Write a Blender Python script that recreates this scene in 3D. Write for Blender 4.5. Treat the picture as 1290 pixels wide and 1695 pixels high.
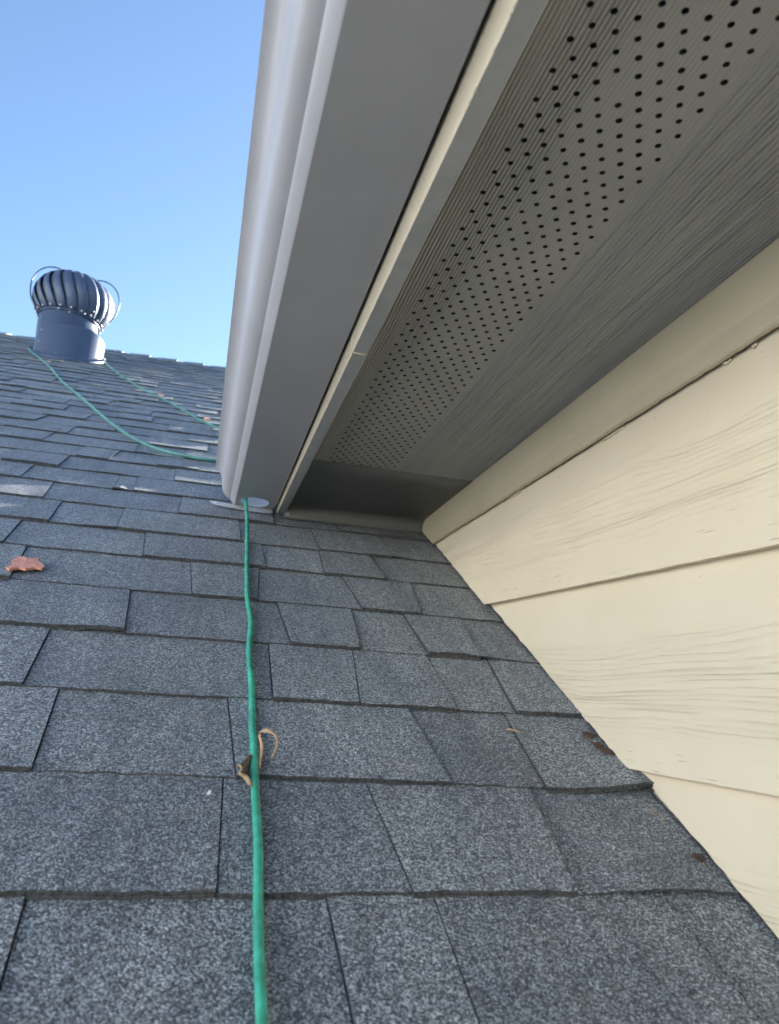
import bpy, bmesh, math, random
from mathutils import Vector, Matrix, noise

# ------------------------------------------------------------------ clear
for o in list(bpy.data.objects):
    bpy.data.objects.remove(o, do_unlink=True)
S = bpy.context.scene
COL = S.collection
RAD = math.radians

# ------------------------------------------------------------------ camera
# right, up, forward axes of the phone camera; the camera is the origin of the plan
RIGHT = Vector((0.9669246, -0.2491504, 0.0545968))
UPV = Vector((-0.1146086, -0.2331765, 0.9656571))
FWD = Vector((0.2278632, 0.9399749, 0.2540188))
cd = bpy.data.cameras.new('camera')
cam = bpy.data.objects.new('camera', cd)
COL.objects.link(cam)
cam.matrix_world = Matrix((
    (RIGHT.x, UPV.x, -FWD.x, 0.0), (RIGHT.y, UPV.y, -FWD.y, 0.0),
    (RIGHT.z, UPV.z, -FWD.z, 0.0), (0, 0, 0, 1)))
cd.sensor_fit = 'HORIZONTAL'
cd.sensor_width = 36.0
cd.lens = 1242.34 / 1290 * 36.0
cd.clip_start = 0.01
cd.clip_end = 2000
cd.dof.use_dof = True
cd.dof.focus_distance = 0.95
cd.dof.aperture_fstop = 13.0
S.camera = cam

# ------------------------------------------------------------------ sky, sun, exposure
SUN_AZ = RAD(46.5)      # from +Y towards +X
SUN_EL = RAD(20.35)
w = bpy.data.worlds.new('World')
S.world = w
w.use_nodes = True
nt = w.node_tree
bg = nt.nodes['Background']
sky = nt.nodes.new('ShaderNodeTexSky')
sky.sky_type = 'NISHITA'
sky.sun_disc = False
sky.sun_elevation = SUN_EL
sky.sun_rotation = SUN_AZ
sky.altitude = 100
sky.air_density = 1.0
sky.dust_density = 0.35
sky.ozone_density = 2.6
nt.links.new(sky.outputs[0], bg.inputs[0])
bg.inputs[1].default_value = 0.054
sd = bpy.data.lights.new('sun', 'SUN')
sd.energy = 5.0
sd.angle = RAD(0.5)
sd.color = (1.0, 0.93, 0.83)
sun = bpy.data.objects.new('sun', sd)
COL.objects.link(sun)
sdir = Vector((math.sin(SUN_AZ) * math.cos(SUN_EL), math.cos(SUN_AZ) * math.cos(SUN_EL), math.sin(SUN_EL)))
sun.rotation_euler = sdir.to_track_quat('Z', 'Y').to_euler()
S.view_settings.view_transform = 'Standard'
S.view_settings.look = 'None'
S.view_settings.gamma = 1.0
S.view_settings.use_curve_mapping = False
S.view_settings.exposure = 2.65
S.cycles.use_adaptive_sampling = True
S.cycles.adaptive_threshold = 0.025
S.cycles.max_bounces = 4
S.cycles.diffuse_bounces = 3
S.cycles.glossy_bounces = 2
S.cycles.caustics_reflective = False
S.cycles.caustics_refractive = False

# ------------------------------------------------------------------ helpers
def tag(o, label=None, cat=None, group=None, kind=None):
    if label: o['label'] = label
    if cat: o['category'] = cat
    if group: o['group'] = group
    if kind: o['kind'] = kind
    return o

def empty(name, loc=(0, 0, 0)):
    o = bpy.data.objects.new(name, None)
    o.location = loc
    o.empty_display_size = 0.1
    COL.objects.link(o)
    return o

def adopt(c, p):
    c.parent = p
    m = Matrix.Translation(p.location) if p.type == 'EMPTY' else p.matrix_basis
    c.matrix_parent_inverse = m.inverted()

def mesh(name, vs, fs, mats, parent=None, mi=None, smooth=False, uvs=None):
    me = bpy.data.meshes.new(name)
    me.from_pydata([tuple(v) for v in vs], [], fs)
    for m in (mats if isinstance(mats, (list, tuple)) else [mats]):
        me.materials.append(m)
    if mi:
        me.polygons.foreach_set('material_index', mi)
    if smooth:
        me.polygons.foreach_set('use_smooth', [True] * len(me.polygons))
    if uvs:
        l = me.uv_layers.new(name='UVMap')
        for lp in me.loops:
            l.data[lp.index].uv = uvs[lp.vertex_index]
    me.update()
    o = bpy.data.objects.new(name, me)
    COL.objects.link(o)
    if parent:
        adopt(o, parent)
    return o

def fix_normals(o):
    bm = bmesh.new(); bm.from_mesh(o.data)
    bmesh.ops.recalc_face_normals(bm, faces=bm.faces)
    bm.to_mesh(o.data); bm.free()
    return o

def tube(pts, r, seg=10, closed=False, caps=True):
    """tube mesh (verts, faces) along points; r is a number or a list"""
    pts = [Vector(p) for p in pts]
    n = len(pts)
    vs, fs = [], []
    ref = None
    for i, p in enumerate(pts):
        a = pts[max(i - 1, 0)]; b = pts[min(i + 1, n - 1)]
        if closed:
            a = pts[(i - 1) % n]; b = pts[(i + 1) % n]
        d = (b - a).normalized()
        if ref is None:
            ref = d.orthogonal().normalized()
        ref = (ref - d * ref.dot(d)).normalized()
        q = d.cross(ref)
        rr = r[i] if isinstance(r, (list, tuple)) else r
        for k in range(seg):
            t = 2 * math.pi * k / seg
            vs.append(p + ref * (rr * math.cos(t)) + q * (rr * math.sin(t)))
    m = n if closed else n - 1
    for i in range(m):
        for k in range(seg):
            j = (i + 1) % n; k2 = (k + 1) % seg
            fs.append((i * seg + k, i * seg + k2, j * seg + k2, j * seg + k))
    if caps and not closed:
        fs.append(tuple(range(seg))[::-1])
        fs.append(tuple((n - 1) * seg + k for k in range(seg)))
    return vs, fs

def smooth_path(pts, sub=6):
    """Catmull-Rom through the points"""
    P = [Vector(p) for p in pts]
    out = []
    for i in range(len(P) - 1):
        p0 = P[max(i - 1, 0)]; p1 = P[i]; p2 = P[i + 1]; p3 = P[min(i + 2, len(P) - 1)]
        for k in range(sub):
            t = k / sub
            out.append(0.5 * ((2 * p1) + (p2 - p0) * t + (2 * p0 - 5 * p1 + 4 * p2 - p3) * t * t + (3 * p1 - p0 - 3 * p2 + p3) * t ** 3))
    out.append(P[-1])
    return out

def box_data(x0, x1, y0, y1, z0, z1):
    vs = [(x, y, z) for x in (x0, x1) for y in (y0, y1) for z in (z0, z1)]
    fs = [(0, 1, 3, 2), (4, 6, 7, 5), (0, 4, 5, 1), (2, 3, 7, 6), (0, 2, 6, 4), (1, 5, 7, 3)]
    return vs, fs

# node helper -------------------------------------------------------------
class NT:
    def __init__(s, name):
        s.m = bpy.data.materials.new(name); s.m.use_nodes = True
        s.t = s.m.node_tree; s.b = s.t.nodes['Principled BSDF']
    def n(s, typ, **kw):
        nd = s.t.nodes.new('ShaderNode' + typ)
        for k, v in kw.items():
            if k.startswith('i_'):
                nd.inputs[k[2:].replace('_', ' ')].default_value = v
            else:
                setattr(nd, k, v)
        return nd
    def l(s, a, b):
        s.t.links.new(a, b)
    def math(s, op, a, b=None, c=None):
        nd = s.t.nodes.new('ShaderNodeMath'); nd.operation = op
        for i, v in enumerate((a, b, c)):
            if v is None: continue
            if isinstance(v, (int, float)): nd.inputs[i].default_value = v
            else: s.l(v, nd.inputs[i])
        return nd.outputs[0]
    def coord(s, kind='Object', scale=(1, 1, 1)):
        tc = s.n('TexCoord'); mp = s.n('Mapping'); mp.inputs['Scale'].default_value = scale
        s.l(tc.outputs[kind], mp.inputs[0]); return mp.outputs[0]
    def noise(s, vec, scale, detail=3, rough=0.5, dist=0.0):
        nd = s.n('TexNoise'); s.l(vec, nd.inputs['Vector'])
        nd.inputs['Scale'].default_value = scale; nd.inputs['Detail'].default_value = detail
        nd.inputs['Roughness'].default_value = rough; nd.inputs['Distortion'].default_value = dist
        return nd.outputs['Fac']
    def ramp(s, fac, stops):
        nd = s.n('ValToRGB'); s.l(fac, nd.inputs[0]); e = nd.color_ramp.elements
        while len(e) < len(stops): e.new(0.5)
        for i, (p, c) in enumerate(stops):
            e[i].position = p; e[i].color = (*c, 1) if len(c) == 3 else c
        return nd.outputs[0]
    def mix(s, fac, a, b, mode='MIX'):
        nd = s.n('Mix', data_type='RGBA', blend_type=mode)
        for v, i in ((fac, nd.inputs[0]), (a, nd.inputs[6]), (b, nd.inputs[7])):
            if isinstance(v, (int, float)): i.default_value = v
            elif isinstance(v, tuple): i.default_value = (*v, 1) if len(v) == 3 else v
            else: s.l(v, i)
        return nd.outputs[2]
    def bump(s, h, strength, dist, prev=None):
        nd = s.n('Bump'); s.l(h, nd.inputs['Height'])
        nd.inputs['Strength'].default_value = strength; nd.inputs['Distance'].default_value = dist
        if prev is not None: s.l(prev, nd.inputs['Normal'])
        return nd.outputs[0]
    def done(s, col=None, rough=None, nrm=None, metal=0.0, spec=0.5):
        for v, k in ((col, 'Base Color'), (rough, 'Roughness'), (nrm, 'Normal')):
            if v is None: continue
            if isinstance(v, (int, float)): s.b.inputs[k].default_value = v
            elif isinstance(v, tuple): s.b.inputs[k].default_value = (*v, 1)
            else: s.l(v, s.b.inputs[k])
        s.b.inputs['Metallic'].default_value = metal
        s.b.inputs['Specular IOR Level'].default_value = spec
        return s.m

# ------------------------------------------------------------------ materials
def mat_shingle(name, dark=1.0):
    m = NT(name); c = m.coord()
    v = m.n('TexVoronoi'); m.l(c, v.inputs['Vector']); v.inputs['Scale'].default_value = 800
    sep = m.n('SeparateColor'); m.l(v.outputs['Color'], sep.inputs[0])
    v2 = m.n('TexVoronoi'); m.l(c, v2.inputs['Vector']); v2.inputs['Scale'].default_value = 370
    sep2 = m.n('SeparateColor'); m.l(v2.outputs['Color'], sep2.inputs[0])
    g = m.math('ADD', m.math('MULTIPLY', sep.outputs[0], 0.78), m.math('MULTIPLY', sep2.outputs[0], 0.22))
    col = m.ramp(g, [(0.0, (0.020, 0.020, 0.022)), (0.30, (0.080, 0.080, 0.082)), (0.55, (0.215, 0.215, 0.215)),
                     (0.80, (0.46, 0.46, 0.455)), (1.0, (0.78, 0.78, 0.76))])
    # blend tones from one tab to the next and soft weathering
    oi = m.n('ObjectInfo')
    tone = m.ramp(oi.outputs['Random'], [(0.0, (0.80, 0.86, 0.95)), (0.5, (0.94, 1.0, 1.09)), (1.0, (1.08, 1.14, 1.22))])
    col = m.mix(1.0, col, tone, 'MULTIPLY')
    big = m.noise(c, 7, 3, 0.6)
    col = m.mix(1.0, col, m.ramp(big, [(0.25, (0.66, 0.68, 0.72)), (0.75, (1.16, 1.15, 1.12))]), 'MULTIPLY')
    stk = m.noise(m.coord('Object', (34, 3.5, 3.5)), 1.0, 2, 0.6)
    col = m.mix(1.0, col, m.ramp(stk, [(0.30, (0.78, 0.79, 0.80)), (0.62, (1.08, 1.08, 1.07))]), 'MULTIPLY')
    # tan grit rubbed into patches
    dirt = m.ramp(m.noise(c, 26, 3, 0.7), [(0.56, (0, 0, 0)), (0.74, (1, 1, 1))])
    col = m.mix(m.math('MULTIPLY', dirt, 0.28), col, (0.20, 0.165, 0.125))
    if dark != 1.0:
        col = m.mix(1.0, col, (dark, dark, dark), 'MULTIPLY')
    h = m.math('ADD', m.math('SUBTRACT', 1.0, v.outputs['Distance']), m.math('MULTIPLY', sep.outputs[1], 0.8))
    b = m.bump(h, 0.8, 0.0012)
    b = m.bump(m.noise(c, 60, 1), 0.5, 0.002, b)
    m.b.inputs['Sheen Weight'].default_value = 0.22
    m.b.inputs['Sheen Roughness'].default_value = 0.45
    m.b.inputs['Sheen Tint'].default_value = (0.8, 0.9, 1.0, 1)
    return m.done(col, 0.80, b, 0.0, 0.5)

def mat_plain(name, col, rough=0.6, metal=0.0, spec=0.5, var=0.12, vscale=20, bscale=0, bstr=0.2, bdist=0.001):
    m = NT(name); c = m.coord()
    nz = m.noise(c, vscale, 4, 0.6)
    lo = tuple(x * (1 - var) for x in col); hi = tuple(min(x * (1 + var), 1) for x in col)
    cc = m.ramp(nz, [(0.3, lo), (0.7, hi)])
    nr = m.bump(m.noise(c, bscale, 2), bstr, bdist) if bscale else None
    return m.done(cc, rough, nr, metal, spec)

def mat_siding(name):
    # uv: u metres along the board, v metres above the board's bottom edge
    m = NT(name); c = m.coord('UV')
    sp = m.n('SeparateXYZ'); m.l(c, sp.inputs[0]); u, v = sp.outputs[0], sp.outputs[1]
    cs = m.coord('UV', (2.0, 6.0, 1))
    flow = m.noise(cs, 1.0, 2, 0.45)
    cs2 = m.coord('UV', (9, 60, 1))
    fine = m.noise(cs2, 1.0, 2, 0.5)
    wrp = m.noise(m.coord('UV', (0.6, 42, 1)), 1.0, 1)
    ph = m.math('ADD', m.math('ADD', m.math('MULTIPLY', v, 160.0), m.math('MULTIPLY', wrp, 3.2)), m.math('ADD', m.math('MULTIPLY', flow, 10.0), m.math('MULTIPLY', fine, 1.2)))
    saw = m.math('FRACT', ph)
    ridge = m.math('MULTIPLY', m.math('POWER', saw, 1.9), m.ramp(m.noise(m.coord('UV', (7, 90, 1)), 1.0, 3, 0.6), [(0.30, (0.25, 0.25, 0.25)), (0.62, (1, 1, 1))]))
    # ridges live in the middle of each board and fade towards both edges
    band = m.math('SMOOTH_MIN', 1.0, 1.0, 0.0)
    mr = m.n('MapRange', interpolation_type='SMOOTHSTEP'); m.l(m.math('ADD', v, m.math('MULTIPLY', flow, 0.05)), mr.inputs[0])
    mr.inputs[1].default_value = 0.045; mr.inputs[2].default_value = 0.09
    mr2 = m.n('MapRange', interpolation_type='SMOOTHSTEP'); m.l(m.math('ADD', v, m.math('MULTIPLY', flow, 0.03)), mr2.inputs[0])
    mr2.inputs[1].default_value = 0.165; mr2.inputs[2].default_value = 0.135
    mask = m.math('MULTIPLY', mr.outputs[0], mr2.outputs[0])
    h1 = m.math('MULTIPLY', ridge, mask)
    # short ticks near the lower edge
    ct = m.coord('UV', (24, 430, 1))
    vt = m.n('TexVoronoi'); m.l(ct, vt.inputs['Vector']); vt.inputs['Scale'].default_value = 1.0; vt.inputs['Randomness'].default_value = 1.0
    tick = m.ramp(vt.outputs['Distance'], [(0.0, (0, 0, 0)), (0.22, (1, 1, 1))])
    rnd = m.n('SeparateColor'); m.l(vt.outputs['Color'], rnd.inputs[0])
    gate = m.math('GREATER_THAN', rnd.outputs[0], 0.62)
    low = m.math('SUBTRACT', 1.0, mr.outputs[0])
    tk = m.math('MULTIPLY', m.math('MULTIPLY', m.math('SUBTRACT', 1.0, tick), gate), low)
    h = m.math('SUBTRACT', h1, m.math('MULTIPLY', tk, 0.45))
    b = m.bump(h, 0.9, 0.0023)
    b = m.bump(m.noise(c, 900, 1), 0.12, 0.0006, b)
    nz = m.noise(c, 7, 4, 0.6)
    col = m.ramp(nz, [(0.3, (0.745, 0.652, 0.490)), (0.7, (0.790, 0.696, 0.535))])
    sp2 = m.n('TexVoronoi'); m.l(c, sp2.inputs['Vector']); sp2.inputs['Scale'].default_value = 42
    spk = m.ramp(sp2.outputs['Distance'], [(0.022, (1, 1, 1)), (0.040, (0, 0, 0))])
    col = m.mix(m.math('MULTIPLY', spk, 0.55), col, (0.16, 0.13, 0.10))
    return m.done(col, 0.55, b, 0.0, 0.4)

def mat_soffit(name):
    m = NT(name); c = m.coord()
    sp = m.n('SeparateXYZ'); m.l(c, sp.inputs[0]); x = sp.outputs[0]
    cw = m.coord('Object', (10, 3.0, 1))
    wob = m.noise(cw, 1.0, 3, 0.55)
    ph = m.math('ADD', m.math('MULTIPLY', x, 300.0), m.math('MULTIPLY', wob, 3.0))
    wv = m.math('POWER', m.math('MULTIPLY', m.math('ADD', m.math('SINE', m.math('MULTIPLY', ph, 6.2832)), 1.0), 0.5), 1.6)
    amp = m.ramp(m.noise(m.coord('Object', (60, 2.5, 1)), 1.0, 2), [(0.3, (0.40, 0.40, 0.40)), (0.65, (1, 1, 1))])
    mr = m.n('MapRange', interpolation_type='SMOOTHSTEP'); m.l(x, mr.inputs[0])
    mr.inputs[1].default_value = 0.215; mr.inputs[2].default_value = 0.20; mr.inputs[3].default_value = 0.10; mr.inputs[4].default_value = 0.42
    mr3 = m.n('MapRange', interpolation_type='SMOOTHSTEP'); m.l(x, mr3.inputs[0])
    mr3.inputs[1].default_value = 0.285; mr3.inputs[2].default_value = 0.32; mr3.inputs[3].default_value = 0.0; mr3.inputs[4].default_value = 0.05
    sl = m.math('MAXIMUM', mr.outputs[0], mr3.outputs[0])
    h = m.math('MULTIPLY', m.math('MULTIPLY', wv, amp), sl)
    b = m.bump(h, 1.0, 0.0036)
    b = m.bump(m.noise(c, 700, 1), 0.12, 0.0006, b)
    col = m.ramp(m.noise(c, 8, 3), [(0.3, (0.340, 0.336, 0.328)), (0.7, (0.380, 0.374, 0.362))])
    return m.done(col, 0.6, b, 0.0, 0.35)

M_SH = mat_shingle('shingle_granules')
M_SHE = mat_plain('shingle_cut_edge', (0.085, 0.085, 0.088), 0.95, var=0.7, vscale=300, bscale=500, bstr=0.8, bdist=0.001)
M_SIDE = mat_siding('siding_paint')
M_CREAM = mat_plain('trim_paint', (0.69, 0.61, 0.47), 0.55, var=0.05, vscale=12, bscale=160, bstr=0.22, bdist=0.0015)
M_UNDER = mat_plain('scuffed_grey_underside', (0.43, 0.44, 0.45), 0.6, var=0.10, vscale=30, bscale=120, bstr=0.3, bdist=0.0015)  # darker grey colour for the down-facing faces of the fascia
M_CUT = mat_plain('raw_cut_edge', (0.62, 0.56, 0.46), 0.9, var=0.15, vscale=90, bscale=300, bstr=0.5)
M_SOF = mat_soffit('soffit_paint')
M_FLASH = mat_plain('closure_metal_paint', (0.15, 0.152, 0.155), 0.50, 0.30, var=0.06, vscale=10, bscale=30, bstr=0.08, bdist=0.002)
M_GUT = mat_plain('gutter_enamel', (0.488, 0.482, 0.515), 0.40, var=0.06, vscale=6, bscale=14, bstr=0.05, bdist=0.003)
M_GUTIN = mat_plain('gutter_white_lining', (0.80, 0.81, 0.82), 0.4, var=0.04, vscale=20)
M_WMET = mat_plain('bare_flashing_metal', (0.60, 0.62, 0.64), 0.45, 0.3, var=0.12, vscale=60, bscale=60, bstr=0.15)
M_GREEN = mat_plain('green_cable_jacket', (0.060, 0.42, 0.275), 0.26, var=0.28, vscale=60, bscale=80, bstr=0.15)
M_GREEN2 = mat_plain('hazed_green_cable', (0.12, 0.30, 0.265), 0.5, var=0.2, vscale=20)  # far cable's colour paled and greyed to paint in haze
M_STEM = mat_plain('flare_tinted_stem_gloss', (0.075, 0.095, 0.145), 0.27, 0.3, var=0.06, vscale=8)  # blue of lens flare mixed into the base colour
M_VENT = mat_plain('flare_tinted_turbine_paint', (0.085, 0.115, 0.180), 0.46, 0.30, var=0.10, vscale=12)  # base colour shifted towards blue as painted lens flare
M_RIVET = mat_plain('bright_rivet_metal', (0.80, 0.80, 0.80), 0.35, 0.6, var=0.1)
M_LEAF = mat_plain('dry_leaf', (0.47, 0.33, 0.20), 0.75, var=0.35, vscale=120, bscale=200, bstr=0.5)
M_HOL = mat_plain('leaf_underside', (0.17, 0.13, 0.085), 0.8, var=0.35, vscale=150, bscale=200, bstr=0.5)
M_BROWN = mat_plain('brown_leaf_litter', (0.085, 0.050, 0.038), 0.8, var=0.5, vscale=120, bscale=200, bstr=0.5)
M_ORANGE = mat_plain('orange_flake', (0.78, 0.34, 0.23), 0.8, var=0.22, vscale=90, bscale=140, bstr=0.9, bdist=0.002)
M_GRIT = mat_plain('tan_grit', (0.36, 0.29, 0.20), 0.9, var=0.5, vscale=150)
M_WHITE = mat_plain('white_paint_chip', (0.82, 0.82, 0.80), 0.7, var=0.05)
M_DARK = mat_plain('painted_hollow_shade', (0.02, 0.02, 0.022), 0.95)  # near-black colour that paints the shade inside holes and attic
M_GRASS = mat_plain('dry_lawn', (0.24, 0.23, 0.15), 0.95, var=0.4, vscale=3, bscale=40, bstr=0.6, bdist=0.05)

# ------------------------------------------------------------------ roof frame
PITCH = math.atan(0.5293967)
TT = Vector((0, math.cos(PITCH), math.sin(PITCH)))
NN = Vector((0, -math.sin(PITCH), math.cos(PITCH)))
HC = 0.3822764
EXP = 0.143
C0 = 0.437967
def P(u, v, wv=0.0):
    return Vector((u, 0, 0)) + TT * v + NN * (wv - HC)
def roof_z(y):
    return 0.5293967 * y - HC / math.cos(PITCH)
def vline(n):
    return C0 + n * EXP + VOFF.get(n, 0.0)
VOFF = {0: 0.0025, 1: -0.003, 2: -0.004, 3: -0.003, 4: -0.001, 5: 0.004, 6: -0.004, 7: 0.0}
V_RIDGE = 5.86
WALL_X = 0.4345

# ------------------------------------------------------------------ ground
g = mesh('ground', [(-400, -400, -4.2), (400, -400, -4.2), (400, 400, -4.2), (-400, 400, -4.2)], [(0, 1, 2, 3)], M_GRASS)
tag(g, kind='structure')

# ------------------------------------------------------------------ added house, unseen left of the frame, to bounce sunlight onto the wall
nb = empty('added_reflector_house', (-9.5, -2.0, -4.2))
tag(nb, 'added pale grey house out of view that bounces sunlight onto the wall', 'house')
NBX = -6.6
M_NB = mat_plain('reflector_house_paint', (0.58, 0.62, 0.66), 0.7, var=0.05, vscale=2, bscale=30, bstr=0.1)
M_PANE = mat_plain('window_glass', (0.03, 0.035, 0.04), 0.08, var=0.1)
vb, fb = box_data(-13.5, NBX, -13.0, 9.0, -4.2, 3.3)
fix_normals(mesh('wall', vb, fb, M_NB, nb))
pr = [(NBX + 0.4, 3.28), (-10.05, 5.4), (-13.9, 3.28), (-13.9, 3.12), (NBX + 0.4, 3.12)]
vs = [(x, y, z) for y in (-13.4, 9.4) for x, z in pr]
fs = [(0, 1, 2, 3, 4), (9, 8, 7, 6, 5)] + [(i, (i + 1) % 5, (i + 1) % 5 + 5, i + 5) for i in range(5)]
fix_normals(mesh('roof', vs, fs, M_SH, nb))
for yw in (-9.0, -2.5, 5.0):
    for zw in (-2.6, 0.6):
        vb, fb = box_data(NBX + 0.002, NBX + 0.05, yw - 0.5, yw + 0.5, zw, zw + 1.3)
        fr = mesh('window', vb, fb, M_NB, nb); fix_normals(fr)
        vb, fb = box_data(NBX + 0.03, NBX + 0.056, yw - 0.42, yw + 0.42, zw + 0.08, zw + 1.22)
        pn = mesh('pane', vb, fb, M_PANE); fix_normals(pn); pn.parent = fr

# ------------------------------------------------------------------ the shingle roof
roof = empty('shingle_roof', P(0.0, -2.2, 0))
tag(roof, 'dark grey shingle roof climbing away beside the cream siding', 'roof')
EAVE_V = -2.4
# deck: both slopes as one solid prism
def ridge_pt(u):
    return P(u, V_RIDGE, 0)
yr = ridge_pt(0).y; zr = ridge_pt(0).z
e0 = P(0, EAVE_V, 0)
prof = [(e0.y, e0.z - 0.004), (yr, zr - 0.004), (yr * 2 - e0.y, e0.z - 0.004), (yr * 2 - e0.y, e0.z - 0.2), (yr, zr - 0.22), (e0.y, e0.z - 0.2)]
vs = [(x, y, z) for x in (-2.6, 7.5) for y, z in prof]
fs = [(0, 1, 2, 3, 4, 5), (11, 10, 9, 8, 7, 6)] + [(i, i + 6, (i + 1) % 6 + 6, (i + 1) % 6) for i in range(6)]
fix_normals(mesh('roof_deck', vs, fs, M_SH, roof))

def shingle_data(ub, ut, n, level, rng, du, curl=None, vtop=None):
    """one exposed shingle piece: ub=(left,right) at the butt, ut at the top"""
    v0 = vline(n); v1 = (vline(n + 1) + 0.018) if vtop is None else vtop
    wb = 0.0048 + 0.0030 * level + rng.uniform(-0.0006, 0.0008)
    wt = 0.0012 + 0.0018 * level
    K = max(2, int((ub[1] - ub[0]) / du))
    rows = [0.0, 0.035, 0.5, 1.0]
    vs, fs, mi = [], [], []
    sd_ = rng.uniform(0, 100)
    lam = 0.0028
    for i in range(K + 1):
        t = i / K
        a = ub[0] + (ub[1] - ub[0]) * t; b = ut[0] + (ut[1] - ut[0]) * t
        jv = 0.0013 * noise.noise((a * 55, sd_, 0)) + 0.0016 * noise.noise((a * 9, sd_, 3)) + 0.0008 * rng.uniform(-1, 1)
        jw = 0.0009 * noise.noise((a * 20, sd_, 7))
        jl = 0.0016 * noise.noise((a * 40, sd_, 11)) - 0.0012
        cw, cv = curl(a) if curl else (0.0, 0.0)
        for r in rows:
            uu = a + (b - a) * r
            vv = v0 + jv + (v1 - v0 - jv) * r + cv * (1 - r) ** 3
            ww = wb + (wt - wb) * r + jw * (1 - r) + cw * max(0, 1 - r * 2.2) ** 2
            vs.append(P(uu, vv, ww))
        wv_ = wb + jw + cw
        if level:
            edge = [(wv_ - lam, v0 + jv + 0.0006), (wv_ - lam - 0.0003, v0 + jv + 0.0030), (wv_ - lam - 0.0008, v0 + jl + jv * 0.4), ((wv_ - 0.0052) if cw > 0.002 else min(0.0, wv_ - 0.006), v0 + jl + 0.0008)]
        else:
            edge = [(wv_ - lam * 0.5, v0 + jv + 0.0002), (wv_ - lam * 0.9, v0 + jv + 0.0004), (wv_ - lam, v0 + jv + 0.0012), ((wv_ - 0.0045) if cw > 0.002 else 0.0, v0 + jv + 0.003)]
        for ww, vv in edge:
            vs.append(P(a, vv + cv, ww))
    R_ = len(rows) + 4
    for i in range(K):
        A = i * R_; B = A + R_
        for r in range(3):
            fs.append((A + r, B + r, B + r + 1, A + r + 1)); mi.append(0)
        seq = [0, 4, 5, 6, 7]
        for q in range(4):
            fs.append((A + seq[q], A + seq[q + 1], B + seq[q + 1], B + seq[q])); mi.append(1)
    # side walls
    for i, s in ((0, 1), (K, -1)):
        A = i * R_
        base = len(vs)
        t = i / K
        a = ub[0] if i == 0 else ub[1]; b = ut[0] if i == 0 else ut[1]
        for r in rows:
            vs.append(P(a + (b - a) * r, v0 + (v1 - v0) * r, -0.001))
        for r in range(3):
            f = (A + r, A + r + 1, base + r + 1, base + r)
            fs.append(f if s > 0 else f[::-1]); mi.append(1)
    return vs, fs, mi

# joints measured course by course: (u at the butt, u at the top)
JOINTS = {
 -1: [(-0.080, -0.088), (0.113, 0.107), (0.186, 0.186), (0.375, 0.373)],
 0: [(0.032, 0.035), (0.170, 0.158), (0.300, 0.319)],
 1: [(-0.117, -0.127), (0.045, 0.036), (0.239, 0.230), (0.332, 0.344)],
 2: [(-0.159, -0.166), (0.083, 0.085), (0.176, 0.192), (0.287, 0.287), (0.356, 0.374)],
 3: [(-0.084, -0.097), (0.112, 0.101), (0.200, 0.212), (0.291, 0.288), (0.362, 0.379)],
 4: [(-0.247, -0.264), (-0.015, -0.026), (0.075, 0.083), (0.226, 0.216), (0.317, 0.335)],
 5: [(-0.295, -0.304), (-0.097, -0.108), (0.094, 0.089), (0.187, 0.194), (0.293, 0.286)],
 6: [(-0.262, -0.273), (-0.155, -0.162), (0.054, 0.051), (0.194, 0.192), (0.330, 0.330)],
 7: [(-0.305, -0.318), (-0.065, -0.065), (0.12, 0.12), (0.25, 0.245)],
 8: [(-0.379, -0.388), (-0.204, -0.208), (-0.164, -0.171), (0.02, 0.02)],
 9: [(-0.454, -0.462), (-0.339, -0.343), (-0.093, -0.099), (0.05, 0.05)]}
LEVELS = {-1: [1, 0, 1, 1, 0], 0: [1, 1, 1, 0], 1: [1, 0, 1, 0, 1], 2: [1, 0, 1, 1, 0, 1], 3: [1, 0, 1, 0, 1, 0], 4: [1, 0, 1, 0, 1, 0],
          5: [1, 0, 1, 0, 1, 0], 6: [1, 0, 1, 0, 1, 0], 7: [1, 0, 1, 0, 1], 8: [1, 0, 0, 1, 0], 9: [0, 1, 0, 1, 0]}
def left_edge(n):
    return -0.12 - 0.0405 * max(n, 0) - 0.0004 * max(n, 0) ** 2
rng = random.Random(7)
indiv_range = {}
cnt = 0
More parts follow.
